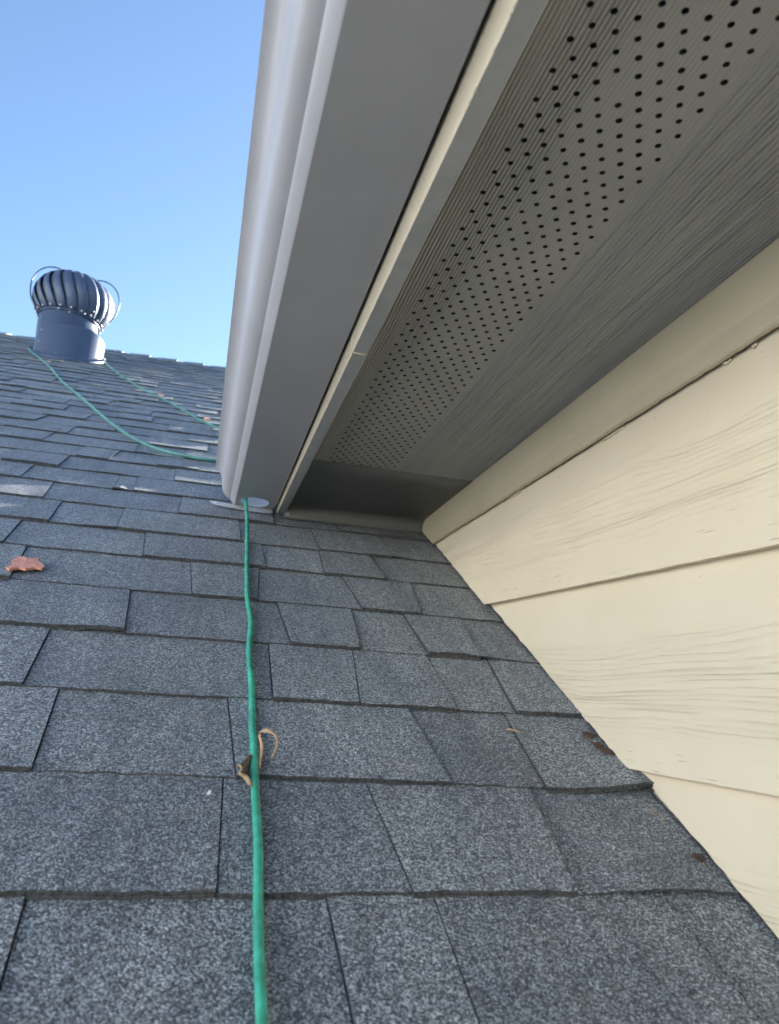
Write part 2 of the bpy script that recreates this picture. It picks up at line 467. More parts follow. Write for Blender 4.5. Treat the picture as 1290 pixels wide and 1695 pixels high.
for n in range(-3, 25):
    js = list(JOINTS.get(n, []))
    lv = list(LEVELS.get(n, []))
    right = 0.446 if n <= 7 else (0.44 if n < 9 else 0.16)
    lmin = left_edge(n) - 0.22
    if not js:
        x0 = right - rng.uniform(0.05, 0.2); js = [(x0, x0 + rng.uniform(-0.008, 0.008))]; lv = [1, 0]
        while js[0][0] > lmin:
            x0 = js[0][0] - (rng.uniform(0.10, 0.25) if lv[0] == 0 else rng.uniform(0.07, 0.17))
            js.insert(0, (x0, x0 + rng.uniform(-0.010, 0.010))); lv.insert(0, 1 - lv[0] if rng.random() < 0.85 else lv[0])
    else:
        while js[0][0] > lmin:
            x0 = js[0][0] - rng.uniform(0.11, 0.24)
            js.insert(0, (x0, x0 + rng.uniform(-0.010, 0.004))); lv.insert(0, 1 - lv[0])
    js.append((right, right)); lv = lv[1:]
    indiv_range[n] = (js[0][0], right)
    du = 0.006 if n < 3 else (0.010 if n < 10 else 0.022)
    for i in range(len(js) - 1):
        (a0, a1), (b0, b1) = js[i], js[i + 1]
        gap = 0.0006
        cf = None
        if n == 1 and b0 > 0.44:
            cf = lambda u: ((0.0 if u < 0.35 else 0.0075 * min(1, (u - 0.35) / 0.085) ** 2), (-0.004 * math.sin(min(1, max(0, (u - 0.28) / 0.16)) * math.pi) if u > 0.28 else 0))
        elif n == 0 and b0 > 0.44:
            cf = lambda u: (0.004 * max(0, math.sin((u - 0.30) / 0.146 * math.pi)), 0)
        elif n == 8 and i > 0 and abs(b0 + 0.164) < 0.01:
            cf = lambda u: (0.005 * math.exp(-((u + 0.19) / 0.02) ** 2), -0.003)
        elif n in (8, 9, 7, 6) and b0 < -0.15 or rng.random() < 0.12:
            uc = rng.uniform(a0, b0); am = rng.uniform(0.001, 0.0035)
            cf = lambda u, uc=uc, am=am: (am * math.exp(-((u - uc) / 0.05) ** 2), 0)
        d = shingle_data((a0 + gap, b0 - gap), (a1 + gap, b1 - gap), n, lv[i] if i < len(lv) else 0, rng, du, cf)
        mesh('shingle', d[0], d[1], [M_SH, M_SHE], roof, d[2])
        cnt += 1
# the remaining shingles: far up the slope, beyond the frame and behind the eave
vs, fs, mi = [], [], []
n_lo = int((EAVE_V - C0) / EXP); n_hi = int((V_RIDGE - C0) / EXP)
for n in range(n_lo, n_hi + 1):
    spans = [(-2.62, 7.4)]
    if n in indiv_range:
        a, b = indiv_range[n]; spans = [(-2.62, a), (b, 7.4)]
    y_ = P(0, vline(n), 0).y
    for a, b in spans:
        x = a; lvl = rng.randint(0, 1)
        while x < b - 1e-6:
            wdt = rng.uniform(0.10, 0.25) if lvl else rng.uniform(0.07, 0.18)
            x1 = min(b, x + wdt)
            if x < 2.0 or n > 30:
                d = shingle_data((x + 0.0005, x1 - 0.0005), (x + rng.uniform(-0.006, 0.006) if x > a else x + 0.0005, x1 - 0.0005), n, lvl, rng, 0.12 if n < 25 else 0.06,
                                 None, min(vline(n + 1) + 0.018, V_RIDGE + 0.001))
                o = len(vs); vs += d[0]; fs += [tuple(i + o for i in f) for f in d[1]]; mi += d[2]
            x = x1; lvl = 1 - lvl if rng.random() < 0.85 else lvl
far = mesh('shingle_field', vs, fs, [M_SH, M_SHE], roof, mi)
tag(far, kind='stuff')
# ridge caps: folded shingles lapped along the ridge
def cap_data(u0, u1):
    vs = []; hw = 0.14
    yy = yr; zz = zr
    for k, (u, lift) in enumerate(((u0, 0.017), (u1 + 0.05, 0.009))):
        for s in (-1, -0.12, 0.12, 1):
            d = abs(s) * hw
            y = yy + s * hw * math.cos(PITCH)
            z = zz - (d * math.sin(PITCH) if abs(s) > 0.5 else 0.006) + lift
            vs.append((u, y, z))
        for s in (1, 0.12, -0.12, -1):
            y = yy + s * hw * math.cos(PITCH)
            z = zz - (abs(s) * hw * math.sin(PITCH) if abs(s) > 0.5 else 0.006) + lift - 0.012
            vs.append((u, y, z))
    fs = [(i, (i + 1) % 8, (i + 1) % 8 + 8, i + 8) for i in range(8)] + [(7, 6, 5, 4, 3, 2, 1, 0), tuple(range(8, 16))]
    return vs, fs
u = 1.9
while u > -2.4:
    d = cap_data(u, u - 0.19)
    fix_normals(mesh('ridge_cap', d[0], d[1], M_SH, roof))
    u -= 0.19

# ------------------------------------------------------------------ upper house: siding wall
wall = empty('siding_wall', (WALL_X, 0.6, roof_z(0.6)))
tag(wall, 'cream painted lap siding wall of the upper storey, right of the shingles', 'wall')

def clip(poly, f):
    out = []
    for i, p in enumerate(poly):
        q = poly[(i + 1) % len(poly)]
        a, b = f(p), f(q)
        if a >= 0: out.append(p)
        if (a >= 0) != (b >= 0):
            t = a / (a - b); out.append((p[0] + (q[0] - p[0]) * t, p[1] + (q[1] - p[1]) * t))
    return out

UOFF = [0.0]
def board(zb, zt, rng, y0=-3.2, y1=1.9, k=0.055, xb=WALL_X, th=0.008):
    clear = 0.0085
    f = lambda p: p[1] - (roof_z(p[0]) + clear / math.cos(PITCH))
    poly = clip([(y0, zb(y0)), (y1, zb(y1)), (y1, zt(y1)), (y0, zt(y0))], f)
    if len(poly) < 3: return
    pts = []
    for i, p in enumerate(poly):
        q = poly[(i + 1) % len(poly)]
        L = math.hypot(q[0] - p[0], q[1] - p[1])
        on = abs(f(p)) < 1e-5 and abs(f(q)) < 1e-5
        botm = abs(p[1] - zb(p[0])) < 1e-5 and abs(q[1] - zb(q[0])) < 1e-5
        m = max(1, int(L / 0.012)) if (on or botm) else 1
        for j in range(m):
            t = j / m
            y = p[0] + (q[0] - p[0]) * t; z = p[1] + (q[1] - p[1]) * t
            if on and 0 < j: z += rng.uniform(-0.0012, 0.0014)
            if botm and 0 < j: z += 0.0005 * noise.noise((y * 30, zb(0) * 9, 0))
            pts.append((y, z))
    vs, uv = [], []
    for y, z in pts:
        x = xb + (z - zb(y)) * k
        vs.append((x, y, z)); uv.append((y + UOFF[0], z - zb(y)))
    for y, z in pts:
        x = xb + (z - zb(y)) * k + th
        vs.append((x, y, z)); uv.append((y + UOFF[0], z - zb(y)))
    UOFF[0] += 5.37
    N = len(pts)
    # front fan split in two rows would not change shading: the face is planar
    fs = [tuple(range(N))[::-1], tuple(range(N, 2 * N))]
    mi = [0, 0]
    for i in range(N):
        j = (i + 1) % N
        fs.append((i, j, j + N, i + N)); mi.append(1)
    o = mesh('siding_board', vs, fs, [M_SIDE, M_CREAM], wall, mi, uvs=uv)
    fix_normals(o)
    return o

ZF_B = lambda y: 0.3265
lapA = lambda y: 0.1427 + (y - 0.4865) * 0.0421
lapB = lambda y: -0.0470 + (y - 0.5064) * 0.0126
laps = [lapA, lapB]
for i in range(10):
    laps.append(lambda y, i=i: -0.0470 - 0.192 * (i + 1))
rngb = random.Random(3)
tops = [lambda y: 0.345] + [lambda y, l=l: l(y) + 0.030 for l in laps[:-1]]
for zb, zt in zip(laps, tops):
    board(zb, zt, rngb)
# sheathing behind the boards
def sheath():
    poly = clip([(-3.2, -2.2), (2.0, -2.2), (2.0, 0.5), (-3.2, 0.5)], lambda p: p[1] - roof_z(p[0]) + 0.10)
    vs = [(WALL_X + 0.022, y, z) for y, z in poly] + [(WALL_X + 0.12, y, z) for y, z in poly]
    N = len(poly)
    fs = [tuple(range(N))[::-1], tuple(range(N, 2 * N))] + [(i, (i + 1) % N, (i + 1) % N + N, i + N) for i in range(N)]
    fix_normals(mesh('sheathing', vs, fs, M_CREAM, wall))
sheath()
# painted step flashing showing under the cut ends of the boards
def flash_strip():
    vs, fs = [], []
    n = 60
    for i in range(n + 1):
        y = -1.0 + (1.62 + 1.0) * i / n
        vs += [(WALL_X + 0.0135, y, roof_z(y) + 0.001), (WALL_X + 0.0135, y, roof_z(y) + 0.05)]
    for i in range(n):
        fs.append((2 * i, 2 * i + 1, 2 * i + 3, 2 * i + 2))
    o = mesh('wall_flashing', vs, fs, M_CREAM, wall)
    md = o.modifiers.new('thickness', 'SOLIDIFY'); md.thickness = 0.001
flash_strip()
# frieze board under the soffit, edge slightly ragged with old paint and caulk
def soffit_z(y):
    return 0.4025 - 0.0086 * (y - 0.46)
def frieze():
    vs, fs = [], []
    n = 420; y0, y1 = -1.2, 1.50
    f = []
    for i in range(n + 1):
        y = y0 + (y1 - y0) * i / n
        j = 0.0010 * noise.noise((y * 70, 0, 5)) + 0.0008 * noise.noise((y * 210, 2, 5))
        zb = 0.3265 + j; zt = soffit_z(y) + 0.004
        if y > 1.36: zb = max(zb, roof_z(y) + 0.012)
        jx = 0.0007 * noise.noise((y * 120, 9, 1))
        xf = WALL_X - 0.0010
        vs += [(xf + 0.0012, y, zt), (xf, y, zb + 0.002), (xf + 0.0008 + jx, y, zb), (xf + 0.0055, y, zb + 0.001 * noise.noise((y * 90, 4, 4)))]
    for i in range(n):
        for r in range(3):
            a = i * 4 + r
            fs.append((a, a + 1, a + 5, a + 4))
    fs.append((0, 1, 2, 3)); fs.append((n * 4, n * 4 + 3, n * 4 + 2, n * 4 + 1))
    vb, fb = box_data(WALL_X, WALL_X + 0.013, -3.2, -1.21, 0.3265, 0.42)
    return vs, fs
d = frieze()
NT_F = NT('frieze_shaded_paint')
def mk_frieze_mat():
    m = NT_F; c = m.coord()
    sp = m.n('SeparateXYZ'); m.l(c, sp.inputs[0])
    wob = m.noise(m.coord('Object', (1, 2.0, 8)), 1.0, 2)
    ph = m.math('ADD', m.math('MULTIPLY', sp.outputs[2], 240.0), m.math('MULTIPLY', wob, 5.0))
    rd = m.math('POWER', m.math('FRACT', ph), 1.5)
    mr = m.n('MapRange', interpolation_type='SMOOTHSTEP'); m.l(sp.outputs[2], mr.inputs[0])
    mr.inputs[1].default_value = 0.362; mr.inputs[2].default_value = 0.345
    b = m.bump(m.math('MULTIPLY', rd, mr.outputs[0]), 0.8, 0.0035)
    b = m.bump(m.noise(c, 500, 3), 0.15, 0.0006, b)
    return m.done(m.ramp(m.noise(c, 9, 4), [(0.3, (0.60, 0.525, 0.375)), (0.7, (0.65, 0.57, 0.415))]), 0.55, b, 0, 0.4)  # base colour lowered to paint in the shade below the soffit
M_FRZ = mk_frieze_mat()
fix_normals(mesh('frieze_board', d[0], d[1], M_FRZ, wall))
# dabs of caulk squeezed out below the frieze
rc = random.Random(12)
for k, (yc, ln) in enumerate([(0.505, 0.006), (0.54, 0.011), (0.74, 0.05), (1.02, 0.07), (1.25, 0.09), (1.38, 0.04)]):
    pts = []; rr = []
    m_ = 9
    for i in range(m_):
        y = yc + ln * (i / (m_ - 1) - 0.5)
        pts.append((WALL_X + 0.0085 + rc.uniform(-0.001, 0.001), y, 0.3258 + rc.uniform(-0.0008, 0.0008)))
        rr.append(0.0010 * math.sin(math.pi * (i + 0.5) / m_) + 0.0005 + rc.uniform(0, 0.0009))
    t = tube(pts, rr, 7)
    mesh('caulk', t[0], t[1], M_CREAM, wall, smooth=True)

# ------------------------------------------------------------------ soffit
soff = empty('vented_soffit', (0.29, 0.5, soffit_z(0.5)))
tag(soff, 'grey-taupe perforated soffit panel with fine ridges under the eave', 'soffit')
SX0, SX1 = 0.1415, WALL_X + 0.006
def soffit_panel():
    bm = bmesh.new()
    pu, pv = 0.01555, 0.01224
    hr = 0.00230
    x_first = 0.1792
    ytop = 1.195; ybot = -0.9
    nrow = int((ytop - ybot) / pv)
    seg = 12
    th = 0.003
    def vert(x, y, up=0.0):
        return bm.verts.new((x, y, soffit_z(y) + up))
    xa = x_first - pu / 2; xb_ = x_first + pu * 7.5
    y_base = 0.3009 - pv / 2 - pv * int((0.3009 - ybot) / pv)
    nrow = int((ytop - y_base) / pv)
    par0 = int((0.3009 - ybot) / pv) % 2
    rnd = random.Random(4)
    for r in range(nrow):
        ya = y_base + r * pv; yb = ya + pv
        odd = (r + par0) % 2 == 0
        cnt_ = 7 if odd else 8
        off = pu / 2 if odd else 0.0
        if odd:
            for (p, q) in ((xa, xa + pu / 2), (xb_ - pu / 2, xb_)):
                bm.faces.new([vert(p, ya), vert(p, yb), vert(q, yb), vert(q, ya)])
        for c in range(cnt_):
            x0 = xa + off + c * pu; x1 = x0 + pu
            cx = (x0 + x1) / 2 + rnd.uniform(-0.0002, 0.0002); cy = (ya + yb) / 2 + rnd.uniform(-0.0002, 0.0002)
            if rnd.random() < 0.006:   # hole filled with paint
                bm.faces.new([vert(x0, ya), vert(x0, yb), vert(x1, yb), vert(x1, ya)]); continue
            hr_ = hr * rnd.uniform(0.93, 1.06)
            outer = []
            ring = []
            ringu = []
            for s in range(seg):
                t = 2 * math.pi * (s + 0.5) / seg
                dx, dy = math.cos(t), math.sin(t)
                k = min((x1 - x0) / 2 / abs(dx) if abs(dx) > 1e-6 else 9, (yb - ya) / 2 / abs(dy) if abs(dy) > 1e-6 else 9)
                outer.append(vert((x0 + x1) / 2 + dx * k, (ya + yb) / 2 + dy * k))
                ring.append(vert(cx + dx * hr_, cy + dy * hr_))
                ringu.append(vert(cx + dx * hr_, cy + dy * hr_, th))
            for s in range(seg):
                s2 = (s + 1) % seg
                bm.faces.new([outer[s], ring[s], ring[s2], outer[s2]])
                f_ = bm.faces.new([ring[s], ringu[s], ringu[s2], ring[s2]]); f_.material_index = 1  # hole walls coloured dark to paint in their shade
            # the four corners cut off by the ring of outer points
            for (px, py) in ((x0, ya), (x1, ya), (x1, yb), (x0, yb)):
                best = sorted(range(seg), key=lambda s: (outer[s].co.x - px) ** 2 + (outer[s].co.y - py) ** 2)[:2]
                bm.faces.new([outer[best[0]], vert(px, py), outer[best[1]]])
    yend = y_base + nrow * pv
    def strip(x0, x1, y0, y1, ny):
        for i in range(ny):
            a = y0 + (y1 - y0) * i / ny; b = y0 + (y1 - y0) * (i + 1) / ny
            bm.faces.new([vert(x0, a), vert(x0, b), vert(x1, b), vert(x1, a)])
    def ribbed(x0, x1, y0, y1, pitch, depth, seed):
        per = 6
        nc = int((x1 - x0) / pitch) * per; nr = 90
        grid = []
        for j in range(nr + 1):
            y = y0 + (y1 - y0) * j / nr
            row = []
            for i in range(nc + 1):
                x = x0 + (x1 - x0) * i / nc
                ph = (x - x0) / pitch + 1.7 * noise.noise((x * 9, y * 2.6, seed)) + 0.5 * noise.noise((x * 22, y * 8, seed + 3))
                am = 0.45 + 0.75 * abs(noise.noise((x * 55, y * 1.8, seed + 7)))
                edge = min(1.0, (x - x0) / 0.004, (x1 - x) / 0.004)
                row.append(vert(x, y, -depth * am * edge * abs(math.sin(math.pi * ph)) ** 0.6))
            grid.append(row)
        for j in range(nr):
            for i in range(nc):
                bm.faces.new([grid[j][i], grid[j + 1][i], grid[j + 1][i + 1], grid[j][i + 1]])
    ym = 0.18
    ribbed(SX0, xa, ym, yend, 0.0032, 0.0007, 2.0); ribbed(xb_, SX1, ym, yend, 0.0046, 0.0030, 5.0)
    strip(SX0, xa, y_base, ym, 4); strip(xb_, SX1, y_base, ym, 4)
    strip(SX0, SX1, -3.2, y_base, 4)
    strip(SX0, SX1, yend, 1.24, 1)
    for f_ in bm.faces:
        if abs(f_.normal.z) > 0.5 or True:
            f_.normal_update()
            if abs(f_.normal.z) > 0.5 and f_.normal.z > 0: f_.normal_flip()
    me = bpy.data.meshes.new('perforated_panel'); bm.to_mesh(me); bm.free()
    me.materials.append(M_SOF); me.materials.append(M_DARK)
    o = bpy.data.objects.new('perforated_panel', me); COL.objects.link(o); adopt(o, soff)
    return yend
YP = soffit_panel()
# near-black sheet standing in for the attic's shade, a hand above the panel
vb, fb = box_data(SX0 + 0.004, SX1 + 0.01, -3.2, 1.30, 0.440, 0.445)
mesh('attic_shade_sheet', vb, fb, M_DARK, soff)
# nail heads painted over
for (x, y) in ((0.162, 0.437), (0.165, 0.405), (0.163, 0.86), (0.168, 1.10), (0.41, 0.62), (0.405, 0.93), (0.163, 0.62)):
    vs, fs = [], []
    for ring, (r, dz) in enumerate(((0.0034, 0.0), (0.0030, -0.0009), (0.0012, -0.0011))):
        for k in range(10):
            t = 2 * math.pi * k / 10
            vs.append((x + r * math.cos(t), y + r * math.sin(t), soffit_z(y) + dz))
    for ring in range(2):
        for k in range(10):
            fs.append((ring * 10 + k, ring * 10 + (k + 1) % 10, (ring + 1) * 10 + (k + 1) % 10, (ring + 1) * 10 + k))
    fs.append(tuple(range(20, 30)))
    fix_normals(mesh('nail_head', vs, fs, M_SOF, soff))

# smooth bent metal closing the soffit down to the shingles
def closure():
    prof = []
    y_end = 1.487; zb = roof_z(y_end) + 0.008
    prof.append((1.188, soffit_z(1.188) - 0.0010))
    for t in (0.25, 0.5, 0.75):
        y = 1.188 + (1.455 - 1.188) * t; prof.append((y, soffit_z(y) - 0.0012))
    r = 0.018; yc = y_end - r; zc = soffit_z(1.47) - 0.0022 - r
    for k in range(9):
        a = math.pi / 2 * (1 - k / 8)
        prof.append((yc + r * math.cos(a), zc + r * math.sin(a)))
    prof.append((y_end - 0.001, zb))
    vs, fs = [], []
    nx = 24
    for i in range(nx + 1):
        x = SX0 + (WALL_X + 0.004 - SX0) * i / nx
        for k, (y, z) in enumerate(prof):
            wv_ = 0.0012 * noise.noise((x * 14, y * 9, 2)) if 0 < k else 0
            zz = z - abs(wv_)
            if k == len(prof) - 1: zz = zb + 0.0015 * noise.noise((x * 40, 0, 2))
            vs.append((x, y + wv_ * 0.5, zz))
    m = len(prof)
    for i in range(nx):
        for k in range(m - 1):
            a = i * m + k
            fs.append((a, a + 1, a + m + 1, a + m))
    o = mesh('soffit_closure', vs, fs, M_FLASH, soff, smooth=True)
    md = o.modifiers.new('thickness', 'SOLIDIFY'); md.thickness = 0.0012; md.offset = 1
closure()

# ------------------------------------------------------------------ fascia
fas = empty('fascia_board', (0.136, 0.4, 0.375))
tag(fas, 'cream fascia board with chipped lower edge between gutter and soffit', 'fascia')
FX0, FX1, FZ = 0.1275, 0.1450, 0.3755
def fascia_piece(y0, y1, seed, mats):
    n = max(6, int((y1 - y0) / 0.006))
    vs, fs, mi = [], [], []
    for i in range(n + 1):
        y = y0 + (y1 - y0) * i / n
        j = 0.0007 * noise.noise((y * 60, seed, 0)) + 0.0010 * max(0, noise.noise((y * 150, seed, 4)) - 0.25)
        j2 = 0.0006 * noise.noise((y * 80, seed, 8))
        vs += [(FX0, y, 0.50), (FX0, y, FZ + 0.0025), (FX0 + 0.0008 + abs(j), y, FZ + j * 0.6), (FX1 - 0.0012 + j2, y, FZ + 0.0004), (FX1, y, FZ + 0.0016), (FX1, y, 0.50)]
    for i in range(n):
        for r in range(5):
            a = i * 6 + r
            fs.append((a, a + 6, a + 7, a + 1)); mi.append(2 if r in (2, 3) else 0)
    fs.append((0, 1, 2, 3, 4, 5)); mi.append(1)
    b = n * 6; fs.append((b + 5, b + 4, b + 3, b + 2, b + 1, b)); mi.append(1)
    o = mesh('board', vs, fs, mats, fas, mi)
    fix_normals(o)
fascia_piece(-3.2, 0.7405, 1.0, [M_CREAM, M_CUT, M_UNDER])
fascia_piece(0.7418, 1.505, 2.0, [M_CREAM, M_WHITE, M_UNDER])
t = tube([(FX0 - 0.0002, 0.741, FZ + 0.028), (FX0 - 0.0003, 0.741, FZ + 0.006), (FX0 + 0.0006, 0.7412, FZ + 0.0002), (FX0 + 0.009, 0.7422, FZ - 0.0001), (FX1 - 0.001, 0.7430, FZ + 0.0002)],
         [0.0008, 0.0012, 0.0020, 0.0014, 0.0012], 7)
mesh('caulk_bead', t[0], t[1], M_CUT, fas, smooth=True)
rc = random.Random(5)
for k in range(26):   # little beads of dried paint along the edge
    y = rc.uniform(0.3, 1.45); r = rc.uniform(0.0006, 0.0014)
    t = tube([(FX0 + rc.uniform(0.0, 0.0012), y - r * 1.6, FZ + 0.0008), (FX0 + 0.0006, y, FZ + 0.0002), (FX0 + 0.0008, y + r * 2, FZ + 0.001)], [r * 0.4, r, r * 0.4], 6)
    mesh('paint_drip', t[0], t[1], M_CREAM, fas, smooth=True)

# ------------------------------------------------------------------ gutter
gut = empty('gutter', (0.06, 0.6, 0.4))
tag(gut, 'taupe metal gutter with curved front face running along the eave', 'gutter')
def gz(y):          # fall towards the outlet
    return 0.4058 - 0.0172 * (y - 0.355)
GB, GF = 0.1245, 0.0425
front = [(GF, 0.0), (0.0405, 0.0012), (0.0345, 0.0100), (0.0330, 0.0118), (0.0318, 0.0145)]
gx, gzz = [0.0], [0.0]
for k in range(20):      # ogee: leans out, stands upright, then flares to the lip
    t = (k + 0.5) / 20
    an = RAD(30 + 56 * math.sin(math.pi * min(1.0, t * 0.97)) ** 0.8)
    gx.append(gx[-1] - math.cos(an)); gzz.append(gzz[-1] + math.sin(an))
for k in range(1, 21):
    front.append((0.0318 + gx[k] * (0.0373 / -gx[-1]), 0.0145 + gzz[k] * (0.0625 / gzz[-1])))
front += [(-0.0057, 0.088), (-0.0050, 0.0925), (0.002, 0.0935), (0.007, 0.0925), (0.0075, 0.087)]
back = [(GB, 0.088), (GB, 0.002), (GB - 0.0015, 0.0)]
HX0, HX1, HY0, HY1 = 0.0500, 0.1075, 1.440, 1.514
GEND = 1.527
def gutter_mesh():
    ys = [-3.2, -1.5, -0.4, 0.2, 0.5, 0.8, 1.1, 1.30, 1.415, GEND]
    vs, fs = [], []
    def row_pts(prof, y):
        return [(x, y, gz(y) + z) for x, z in prof]
    # back and front skins
    for prof in (back, front):
        m = len(prof)
        base = len(vs)
        for y in ys: vs.extend(row_pts(prof, y))
        for i in range(len(ys) - 1):
            for k in range(m - 1):
                a = base + i * m + k
                fs.append((a, a + 1, a + m + 1, a + m))
    # flat bottom up to the outlet
    base = len(vs)
    for y in ys[:-1]: vs.extend([(GB - 0.0015, y, gz(y)), (GF, y, gz(y))])
    for i in range(len(ys) - 2):
        a = base + i * 2
        fs.append((a, a + 1, a + 3, a + 2))
    # outlet patch with an oval hole
    x0, x1, y0, y1 = GF, GB - 0.0015, 1.415, GEND
    cx, cy = (HX0 + HX1) / 2, (HY0 + HY1) / 2; rx, ry = (HX1 - HX0) / 2, (HY1 - HY0) / 2
    seg = 32; base = len(vs)
    rj = random.Random(8)
    for s in range(seg):
        t = 2 * math.pi * (s + 0.5) / seg; dx, dy = math.cos(t), math.sin(t)
        k = min(((x1 - cx) if dx > 0 else (cx - x0)) / abs(dx), ((y1 - cy) if dy > 0 else (cy - y0)) / abs(dy))
        ox, oy = cx + dx * k, cy + dy * k
        flat = 0.86 if dy < 0 else 1.0
        jj = 1 + rj.uniform(-0.025, 0.025)
        hx = cx + rx * math.copysign(abs(dx) ** 0.8, dx) * jj; hy = cy + ry * dy * flat * jj
        vs.append((ox, oy, gz(oy))); vs.append((hx, hy, gz(hy)))
    for s in range(seg):
        a = base + 2 * s; b = base + 2 * ((s + 1) % seg)
        fs.append((a, a + 1, b + 1, b))
    for (px, py) in ((x0, y0), (x1, y0), (x1, y1), (x0, y1)):
        s0 = int(math.floor((math.atan2(py - cy, px - cx) % (2 * math.pi)) / (2 * math.pi) * seg - 0.5)) % seg
        best = [s0, (s0 + 1) % seg]
        vs.append((px, py, gz(py)))
        fs.append((base + 2 * best[0], len(vs) - 1, base + 2 * best[1]))
    # end cap
    capp = [(x, z) for x, z in front[:-3]] + [(GB, 0.088), (GB, 0.002), (GB - 0.0015, 0.0)]
    base = len(vs)
    vs.extend([(x, GEND, gz(GEND) + z) for x, z in capp])
    fs.append(tuple(range(base, base + len(capp))))
    return vs, fs
d = gutter_mesh()
o = mesh('trough', d[0], d[1], [M_GUT, M_GUTIN], gut)
bm = bmesh.new(); bm.from_mesh(o.data)
bmesh.ops.remove_doubles(bm, verts=bm.verts, dist=0.0002)
bmesh.ops.recalc_face_normals(bm, faces=bm.faces)
# outside must face down / out
fsum = sum((f.normal.z * f.calc_area()) for f in bm.faces if abs(f.normal.z) > 0.9 and f.calc_center_median().z < 0.42)
if fsum > 0:
    bmesh.ops.reverse_faces(bm, faces=bm.faces)
for f in bm.faces:      # the outlet patch and the end cap are separate islands: turn their outsides out
    c_ = f.calc_center_median()
    if (abs(f.normal.z) > 0.9 and c_.z < gz(c_.y) + 0.003 and f.normal.z > 0) or (abs(f.normal.y) > 0.9 and f.normal.y < 0):
        f.normal_flip()
for f in bm.faces:
    f.smooth = abs(f.normal.z) < 0.97 and abs(f.normal.y) < 0.9
for e in bm.edges:
    if len(e.link_faces) == 2 and e.calc_face_angle(0) > RAD(28): e.smooth = False
bm.to_mesh(o.data); bm.free()
md = o.modifiers.new('thickness', 'SOLIDIFY'); md.thickness = 0.0010; md.offset = -1; md.material_offset = 1; md.material_offset_rim = 0
# ------------------------------------------------------------------ upper roof over the eave
up = empty('upper_roof', (0.0, 0.0, 0.50))
tag(up, 'dark shingled upper roof resting on the eave above the soffit', 'roof')
zU = lambda x: 0.458 + 0.5 * x
yval = lambda x: (zU(x) + HC / math.cos(PITCH)) / 0.5293967 + 0.02
def up_slab():
    xs = [0.012, 4.2]
    vs, fs = [], []
    top = [(0.088, -3.2), (0.088, yval(0.088)), (4.2, yval(4.2)), (4.2, -3.2)]
    vs += [(x, y, zU(x) + 0.02) for x, y in top]
    vs += [(x, y, zU(x)) for x, y in top]
    fs = [(0, 1, 2, 3), (7, 6, 5, 4)] + [(i, i + 4, (i + 1) % 4 + 4, (i + 1) % 4) for i in range(4)]
    fix_normals(mesh('slope', vs, fs, M_SH, up))
    z2 = lambda x: zU(4.2) - 0.5 * (x - 4.2)
    top = [(4.2, -3.2), (4.2, yval(4.2)), (8.4, yval(0.0)), (8.4, -3.2)]
    vs = [(x, y, z2(x) + 0.02) for x, y in top] + [(x, y, z2(x)) for x, y in top]
    fix_normals(mesh('slope', vs, fs, M_SH, up))
up_slab()

# ------------------------------------------------------------------ flashing scrap under the gutter end
def scrap():
    vs, fs = [], []
    pts = [(-0.007, 1.535), (-0.007, 1.518), (0.004, 1.507), (0.060, 1.503), (0.112, 1.500), (0.119, 1.506), (0.119, 1.517), (0.05, 1.520)]
    hole = [(0.006 + 0.0035 * math.cos(a), 1.519 + 0.003 * math.sin(a)) for a in [k * math.pi / 4 for k in range(8)]]
    bm = bmesh.new()
    o_ = [bm.verts.new(P(u, v, 0.0145 + 0.0015 * noise.noise((u * 30, v * 20, 0)) - (0.004 if v < 1.507 else 0))) for u, v in pts]
    bm.faces.new(o_)
    me = bpy.data.meshes.new('flashing_scrap'); bm.to_mesh(me); bm.free()
    me.materials.append(M_WMET); me.materials.append(M_SHE)
    ob = bpy.data.objects.new('flashing_scrap', me); COL.objects.link(ob)
    md = ob.modifiers.new('thickness', 'SOLIDIFY'); md.thickness = 0.0012
    tag(ob, 'pale metal flashing scrap lying on the shingles under the gutter end', 'flashing')
    vs = [P(u, v, 0.0170) for u, v in hole] + [P(u, v, 0.0130) for u, v in hole]
    fs = [tuple(range(8)), tuple(range(15, 7, -1))] + [(i, (i + 1) % 8, (i + 1) % 8 + 8, i + 8) for i in range(8)]
    nail = mesh('nail_head', vs, fs, M_RIVET); fix_normals(nail); nail.parent = ob
scrap()

# ------------------------------------------------------------------ green cable down the roof
def ray_roof(px, py, lift=0.0):
    """photo position -> point on the shingle plane (used once, to read positions off the photograph)"""
    f = 1242.34
    d = RIGHT * ((px - 645) / f) - UPV * ((py - 847.5) / f) + FWD
    return d * ((-HC + lift) / NN.dot(d))
CR = 0.0037
def on_surface(p, r=CR):
    v = p.dot(TT); k = (v - C0) / EXP; fr = k - math.floor(k)
    return p + NN * (0.0095 - 0.0065 * fr + r * 0.85)
path = [(0.0580, 1.488, 0.437), (0.0590, 1.476, 0.412), (0.0605, 1.464, 0.388), (0.0625, 1.452, 0.368), (0.0640, 1.433, 0.350)]
for px, py in ((409, 890), (409, 937), (409, 984), (413, 1009), (415.5, 1034), (413, 1061), (414, 1096), (416, 1124), (418, 1158), (418, 1201),
               (421, 1251), (424, 1330), (427, 1402), (429, 1503), (431, 1604), (434, 1695), (438, 1900)):
    path.append(on_surface(ray_roof(px, py, 0.010) - NN * 0.010))
for v, u in ((0.1, 0.060), (-0.3, 0.064), (-0.9, 0.05), (-1.6, 0.075), (-2.3, 0.06)):
    path.append(on_surface(P(u, v, 0)))
pth = smooth_path(path, 6)
for i_ in range(8, len(pth) - 1):
    q_ = pth[i_]
    q_.x += 0.0009 * noise.noise((q_.y * 11, 1, 1)) + 0.0005 * noise.noise((q_.y * 37, 5, 1))
